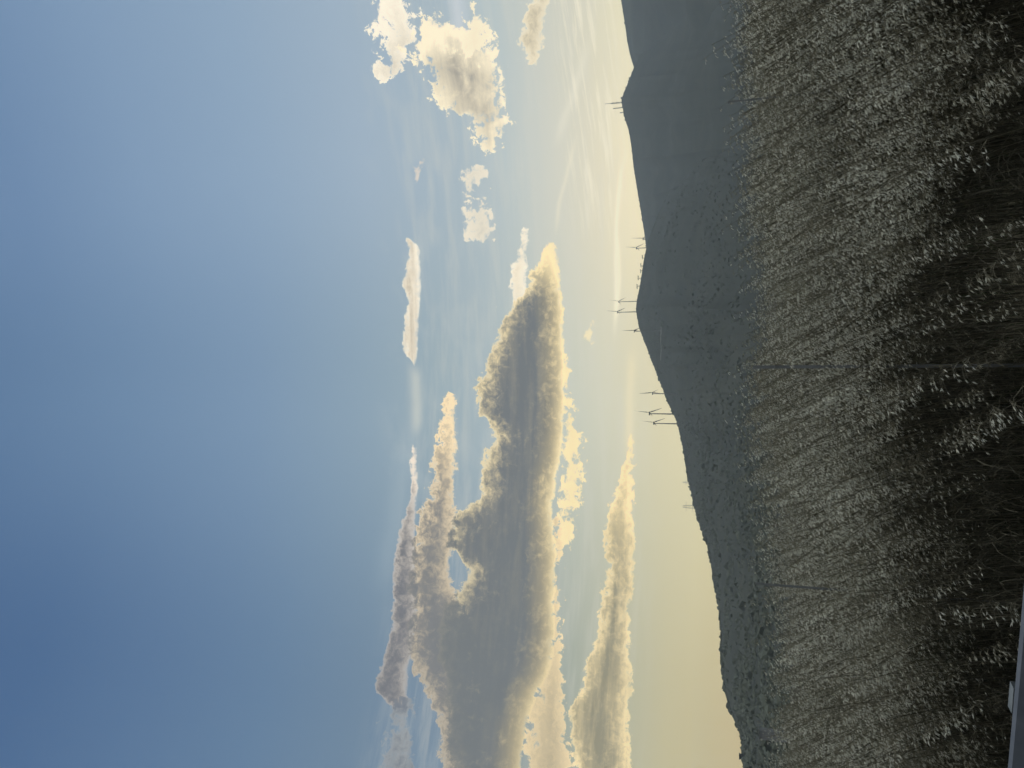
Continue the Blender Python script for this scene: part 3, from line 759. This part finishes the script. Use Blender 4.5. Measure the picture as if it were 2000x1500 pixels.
def oat_parts(seed, H, near=False):
    """stem, leaves and panicle of one plant of height H, leaning to -x with the wind"""
    g_ = np.random.default_rng(seed)
    stem, leaf, pan = Bits(), Bits(), Bits()
    n = 9; t = np.linspace(0, 1, n)
    lean = g_.normal(0.05, 0.065); bend = g_.uniform(0.10, 0.30); yy = g_.normal(0, 0.07)
    X = -H * (lean * t + bend * t ** 3.2); Y = H * yy * t; Z = H * (t - 0.12 * bend * t ** 3)
    P = np.stack([X, Y, Z], -1)
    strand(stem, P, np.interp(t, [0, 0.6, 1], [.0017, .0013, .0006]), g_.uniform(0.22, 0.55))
    for q in range(g_.integers(2, 5)):                       # dry leaves on the stem
        t0 = g_.uniform(0.08, 0.62); L = g_.uniform(0.14, 0.30); ang = g_.uniform(0, 2 * math.pi)
        o = np.array([np.interp(t0, t, P[:, k]) for k in range(3)]); h = np.array([math.cos(ang) - 0.35, math.sin(ang), 0]); h /= np.linalg.norm(h) + 1e-6
        u = np.linspace(0, 1, 5)[:, None]
        droop = g_.uniform(0.5, 1.5)
        Q = o + h * L * (u * 0.75) + np.array([0, 0, 1]) * L * (u * 0.85 - droop * u ** 2)
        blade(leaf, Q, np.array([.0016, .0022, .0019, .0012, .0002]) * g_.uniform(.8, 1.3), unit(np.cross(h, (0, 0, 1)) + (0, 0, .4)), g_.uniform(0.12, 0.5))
    p0 = g_.uniform(0.62, 0.79)
    tr_ = np.linspace(p0, 1, 6); strand(pan, np.stack([np.interp(tr_, t, P[:, k]) for k in range(3)], -1), np.linspace(.0014, .0008, 6), 0.4)
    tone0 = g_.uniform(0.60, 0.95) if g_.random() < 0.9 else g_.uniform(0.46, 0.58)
    nodes = np.sort(np.concatenate([np.linspace(p0, 0.99, 8), g_.uniform(p0, 1, 2)]))
    wind = np.array([-0.75, 0.0, -0.6])
    for tn in nodes:
        o = np.array([np.interp(tn, t, P[:, k]) for k in range(3)])
        k_ = (1 - tn) / (1 - p0)
        for q in range(1 + int(round(math.sin(math.pi * min(1, k_ * 1.15)) * 3.2 + g_.uniform(0, 1.4)))):
            Lb = (0.012 + 0.055 * k_) * g_.uniform(0.5, 1.3)
            ang = g_.uniform(0, 2 * math.pi)
            d0 = unit([math.cos(ang) - 0.5, math.sin(ang), g_.uniform(0.2, 0.9)])
            m_ = o + d0 * Lb * 0.6; e = m_ + unit(d0 * 0.5 + wind * 0.8) * Lb * 0.5
            strand(pan, [o, m_, e], [.0006, .0005, .0004], 0.58)
            for z in range(1 + int(k_ * 1.6 * g_.random() + 0.35)):
                b0 = e if z == 0 else m_ + g_.normal(0, .004, 3)
                d = unit(wind + g_.normal(0, 0.30, 3))
                b1 = b0 + unit(d0 * .3 + d) * g_.uniform(.006, .016)
                strand(pan, [b0, b1], [.0004, .0003], 0.58)
                spikelet(pan, b1, d, g_.uniform(0.0135, 0.0215), g_, np.clip(tone0 + g_.normal(0, .07), .44, 1), near)
    return stem, leaf, pan

HS = np.linspace(0.56, 1.56, 36)
VAR = []
for k, H in enumerate(HS):
    b = Bits()
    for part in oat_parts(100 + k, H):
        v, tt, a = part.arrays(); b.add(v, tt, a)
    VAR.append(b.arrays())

def bank_z(x, y): return ground_z(x, y)
def edge(x, y):
    return np.interp(x / y, [-0.5, -0.2, -0.02, 0.14, 0.3, 0.5], [0.12, 0.0, -0.26, -0.26, -0.04, 0.06])     # how far the stand comes forward
def oat_height(x, y, g_):
    yw = y + 0.17 * fbm(x / 1.0, y * 0 + 3.0, 3, 19) + edge(x, y)
    h = np.interp(yw, [2.2, 2.7, 3.15, 3.3, 3.45, 3.85, 4.6, 8], [0.44, 0.52, 0.72, 1.0, 1.12, 1.23, 1.30, 1.25])
    h = h + 0.08 * fbm(x / 0.7 + 4, y / 0.7, 3, 61) + np.interp(x / y, [-0.6, -0.3, 0, 0.3, 0.6], [-0.37, -0.27, -0.11, -0.04, -0.01]) * np.clip((y - 2.6) / 2, 0, 1)
    return h + g_.normal(-0.05, 0.09, len(x)) + np.where(g_.random(len(x)) < 0.25, -0.22 * g_.random(len(x)), 0)
g = np.random.default_rng(42)
def scatter(n, y0, y1, spread, margin):
    y = y0 + (y1 - y0) * g.random(n) ** 0.85
    x = (g.random(n) * 2 - 1) * (y * spread + margin)
    return x, y
x1, y1_ = scatter(9400, 2.6, 7.2, 0.56, 1.1)
x2, y2_ = scatter(5200, 3.3, 5.6, 0.55, 0.8)
x1, y1_ = np.concatenate([x1, x2]), np.concatenate([y1_, y2_])
dens = fbm(x1 / 0.45, y1_ / 0.45, 3, 71)
kp = (dens + g.normal(0, 0.25, len(x1)) > -0.35) & (g.random(len(x1)) < np.interp(y1_ + 0.17 * fbm(x1 / 1.0, y1_ * 0 + 3.0, 3, 19) + edge(x1, y1_), [2.6, 3.2, 3.36, 3.5, 3.7], [0.012, 0.028, 0.12, 0.8, 1.0]) + 0.05 * np.clip((x1 / y1_ - 0.2) / 0.15, 0, 1))
x1, y1_ = x1[kp], y1_[kp]
h1 = oat_height(x1, y1_, g)
def assemble(x, y, z, h, yaw_sd=0.28):
    Vs, Ts, As = [], [], []; n = 0
    for i in range(len(x)):
        k = int(np.clip(np.searchsorted(HS, h[i]) + g.integers(-2, 3), 0, len(HS) - 1))
        v, t, a = VAR[k]; s_ = np.clip(h[i] / HS[k], 0.8, 1.25); w = g.normal(0, yaw_sd); c, sn = math.cos(w), math.sin(w)
        q = v * s_
        Vs.append(np.stack([q[:, 0] * c - q[:, 1] * sn + x[i], q[:, 0] * sn + q[:, 1] * c + y[i], q[:, 2] + z[i]], -1))
        Ts.append(t + n); As.append(a + g.normal(0, 0.03)); n += len(v)
    return np.concatenate(Vs), np.concatenate(Ts), np.concatenate(As)
V, T, A = assemble(x1, y1_, ground_z(x1, y1_) - 0.01, h1)
print('oats', len(x1), 'tris', len(T))
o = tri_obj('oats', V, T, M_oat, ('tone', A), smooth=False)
tag(o, 'dense stand of dry wild oats leaning in the wind across the field bank', 'wild oats', kind='stuff')

# verge grass and dry undergrowth between the stems
b = Bits(); ng = 9000
gy = 2.0 + 6.5 * g.random(ng) ** 1.5; gx = (g.random(ng) * 2 - 1) * (gy * 0.58 + 1.0)
gz = ground_z(gx, gy)
for i in range(ng):
    L = g.uniform(0.18, 0.5) * (1.15 if gy[i] < 3 else 1); ang = g.uniform(0, 2 * math.pi); h = np.array([math.cos(ang) - .3, math.sin(ang), 0]); u = np.linspace(0, 1, 4)[:, None]
    Q = np.array([gx[i], gy[i], gz[i]]) + h * L * 0.45 * u ** 1.6 + np.array([0, 0, 1]) * L * (u - 0.28 * u ** 2)
    blade(b, Q, np.array([.0016, .0019, .0013, .0002]) * g.uniform(.7, 1.5), unit(np.cross(h, (0, 0, 1))), np.clip(g.normal(0.35, .3), 0, 1))
v, tt, a = b.arrays()
o = tri_obj('grass', v, tt, M_green, ('tone', a), smooth=False)
tag(o, 'dark green grass and dry blades at the foot of the oats', 'grass', kind='stuff')

# oat plants that stand out at the near edge of the stand, each one a plant of its own
def split(bits):
    out = []
    n = 0
    for V_, T_q, A_q in zip(bits.V, bits.T, bits.A):
        b_ = Bits(); b_.add(V_, T_q - n, A_q); out.append(b_); n += len(V_)
    return out
def oat_plant(px, py, depth_y, label, seed, H=None):
    """its panicle hangs at a spot of the photograph, depth_y metres ahead"""
    r_ = ray(px, py); k = depth_y / r_[1]; tip = np.array([0, 0, CAM_Z]) + r_ * k
    s_, l_, p_ = oat_parts(seed, 1.0, True)
    V_, _, _ = p_.arrays(); c = V_.mean(0)
    gz_ = float(ground_z(np.array([tip[0]]), np.array([tip[1]]))[0])
    H = max(0.25, (tip[2] - gz_) / c[2]) if H is None else H
    s_, l_, p_ = oat_parts(seed, H, True); c = p_.arrays()[0].mean(0)
    base = (tip[0] - c[0], tip[1] - c[1], gz_ - 0.01)
    t = thing('wild_oat_plant', label, 'oat plant', base, 'oat plants at the near edge')
    for bits, nm in [(s_, 'stem')] + [(q, 'leaf') for q in split(l_)] + [(p_, 'panicle')]:
        v, tt, a = bits.arrays(); tri_obj(nm, v, tt, M_oat, ('tone', np.clip(a + 0.04, 0, 1)), smooth=False, parent=t)
oat_plant(1850, 320, 2.75, 'pale drooping oat head nearest the shaded gap below the mast mountain', 301)
oat_plant(1945, 530, 2.5, 'bright isolated oat head low in the dark hollow at the field edge', 302)
oat_plant(1835, 480, 2.9, 'oat head with a row of separate spikelets above the dark hollow', 303)
oat_plant(1815, 760, 2.9, 'slanting oat head alone against the dark stems below the descending ridge', 304)
oat_plant(1945, 830, 2.55, 'oat head at the very foot of the stand, below the turbine slope', 305)
oat_plant(1870, 90, 2.7, 'densest pale oat cluster at the top right corner of the sideways picture', 306)
oat_plant(1960, 150, 2.5, 'low pale oat head beneath the densest cluster, in the same corner', 307)
oat_plant(1850, 1420, 2.9, 'oat head standing just behind the steel rail near its outer end', 308)
oat_plant(1930, 1200, 2.75, 'drooping oat head beside the inner end of the steel rail', 309)
oat_plant(1900, 230, 2.65, 'narrow oat head between the pale clusters and the shaded gap', 310)

# ---------------------------------------------------------------- thin fence posts in the oats
M_post = noisy_material('grey fence steel', [(0.35, (0.2, 0.215, 0.225)), (0.65, (0.27, 0.285, 0.295))], 6, 0.6)
def fence_post(px_top, py, y, w, label):
    r_ = ray(px_top, py); k = y / r_[1]; x = r_[0] * k; ztop = CAM_Z + r_[2] * k
    gz_ = float(ground_z(np.array([x]), np.array([y]))[0]); H = ztop - gz_
    t = thing('fence_post', label, 'fence post', (x, y, gz_), 'fence posts in the oats')
    mb = MB(); mb.box((0, 0, H / 2 - 0.15), (w, w * 0.22, H + 0.3)); mb.box((0, w * .45, H / 2 - 0.15), (w * 0.2, w * .68, H + 0.3)); mb.build('shaft', M_post, t)
    mb = MB(); mb.box((0, 0.01, H + 0.004), (w * 1.12, w * 1.3, 0.008)); mb.build('cap', M_post, t)
    for q in (0.55, 0.75, 0.93):
        mb = MB(); mb.tube([(-w * .62, -w * .2, H * q), (w * .62, -w * .2, H * q)], [.0025, .0025], 6); mb.build('wire_tie', M_post, t)
fence_post(1474, 717, 4.0, 0.016, 'thin grey fence post rising from the oats below the summit turbines')
fence_post(1478, 1140, 4.3, 0.012, 'thin grey fence post rising from the oats below the descending ridge')
fence_post(1425, 199, 4.6, 0.010, 'thin grey fence post rising from the oats below the mast mountain')

# ---------------------------------------------------------------- roadside guard rail
M_rail = noisy_material('blue grey galvanised rail', [(0.3, (0.042, 0.052, 0.070)), (0.7, (0.075, 0.088, 0.110))], 9, 0.5, 6, 0.15, 60, 0.4)
M_spacer = noisy_material('pale zinc spacer', [(0.3, (0.075, 0.088, 0.095)), (0.7, (0.13, 0.145, 0.155))], 14, 0.5)
RZ = 0.72
def at_z(px, py, z):
    r_ = ray(px, py); k = (z - CAM_Z) / r_[2]; return np.array([0, 0, CAM_Z]) + r_ * k
pa, pb = at_z(1973.5, 1500, RZ), at_z(2001, 1190, RZ)
u_ = unit(pb - pa); n_ = unit(np.cross(u_, (0, 0, 1)))           # n_: towards the camera side
if n_[1] > 0: n_ = -n_
prof = [(-.02, 0), (0.0, 0.006), (.012, 0), (.03, -.045), (.055, -.082), (.055, -.108), (-.02, -.148), (-.02, -.168), (.055, -.208), (.055, -.234), (.03, -.27), (.012, -.312), (0, -.318)]
t = thing('guard_rail', 'blue grey steel guard rail along the road edge in front of the oats', 'guard rail', tuple(pa))
L0, L1 = -4.0, 3.2
vv, ff = [], []; ns = 30
for i in range(ns):
    s_ = L0 + (L1 - L0) * i / (ns - 1)
    for d, z in prof: vv.append(tuple(u_ * s_ + n_ * d + np.array([0, 0, z])))
    for d, z in prof: vv.append(tuple(u_ * s_ + n_ * (d - 0.004) + np.array([0, 0, z - 0.003])))
m2 = 2 * len(prof); m1 = len(prof)
for i in range(ns - 1):
    for j in range(m1 - 1):
        a_, b_ = i * m2 + j, (i + 1) * m2 + j
        ff += [(a_, a_ + 1, b_ + 1, b_), (a_ + m1, b_ + m1, b_ + m1 + 1, a_ + m1 + 1)]
    ff += [(i * m2, (i + 1) * m2, (i + 1) * m2 + m1, i * m2 + m1), (i * m2 + m1 - 1, i * m2 + m2 - 1, (i + 1) * m2 + m2 - 1, (i + 1) * m2 + m1 - 1)]
mesh_obj('beam', vv, ff, M_rail, t, False)
rotz = Matrix.Rotation(math.atan2(u_[1], u_[0]), 3, 'Z')
pp = at_z(1980, 1366, RZ); s0 = float(np.dot(pp - pa, u_))
for q in (-4, -2, 0, 2):
    s_ = s0 + q
    if not L0 < s_ < L1: continue
    c = u_ * s_ - n_ * 0.03
    gz_ = float(ground_z(np.array([pa[0] + c[0]]), np.array([pa[1] + c[1]]))[0]) - pa[2]
    mb = MB(); mb.box((c[0], c[1], (gz_ - 0.3 - 0.005) / 2), (0.075, 0.028, -0.005 - gz_ + 0.3), rotz); post = mb.build('post', M_spacer, t)
    mb = MB(); mb.box((c[0], c[1], -0.001), (0.08, 0.034, 0.012), rotz); mb.build('cap', M_spacer, post)
    mb = MB(); cb = u_ * s_ + n_ * 0.0; mb.tube([tuple(cb + n_ * -.02 + np.array([0, 0, -.158])), tuple(cb + n_ * .0 + np.array([0, 0, -.158]))], [.016, .014], 8); mb.build('bolt', M_spacer, t, True)

# ---------------------------------------------------------------- the air between here and the hills
mb = MB(); mb.box((0, 0, (HAZE_TOP - 40) / 2), (LAND * 2.04, LAND * 2.04, HAZE_TOP + 40))
mh = bpy.data.materials.new('evening haze'); mh.use_nodes = True; nt = mh.node_tree; nt.nodes.clear()
vo = nt.nodes.new('ShaderNodeVolumePrincipled'); vo.inputs['Color'].default_value = (0.75, 0.865, 0.98, 1)
vo.inputs['Density'].default_value = HAZE_DENSITY; vo.inputs['Anisotropy'].default_value = 0.0
oo = nt.nodes.new('ShaderNodeOutputMaterial'); nt.links.new(vo.outputs[0], oo.inputs['Volume'])
hz = mb.build('haze', mh); hz['kind'] = 'stuff'; hz['label'] = 'thin bluish evening haze between the field and the hills'; hz['category'] = 'haze'
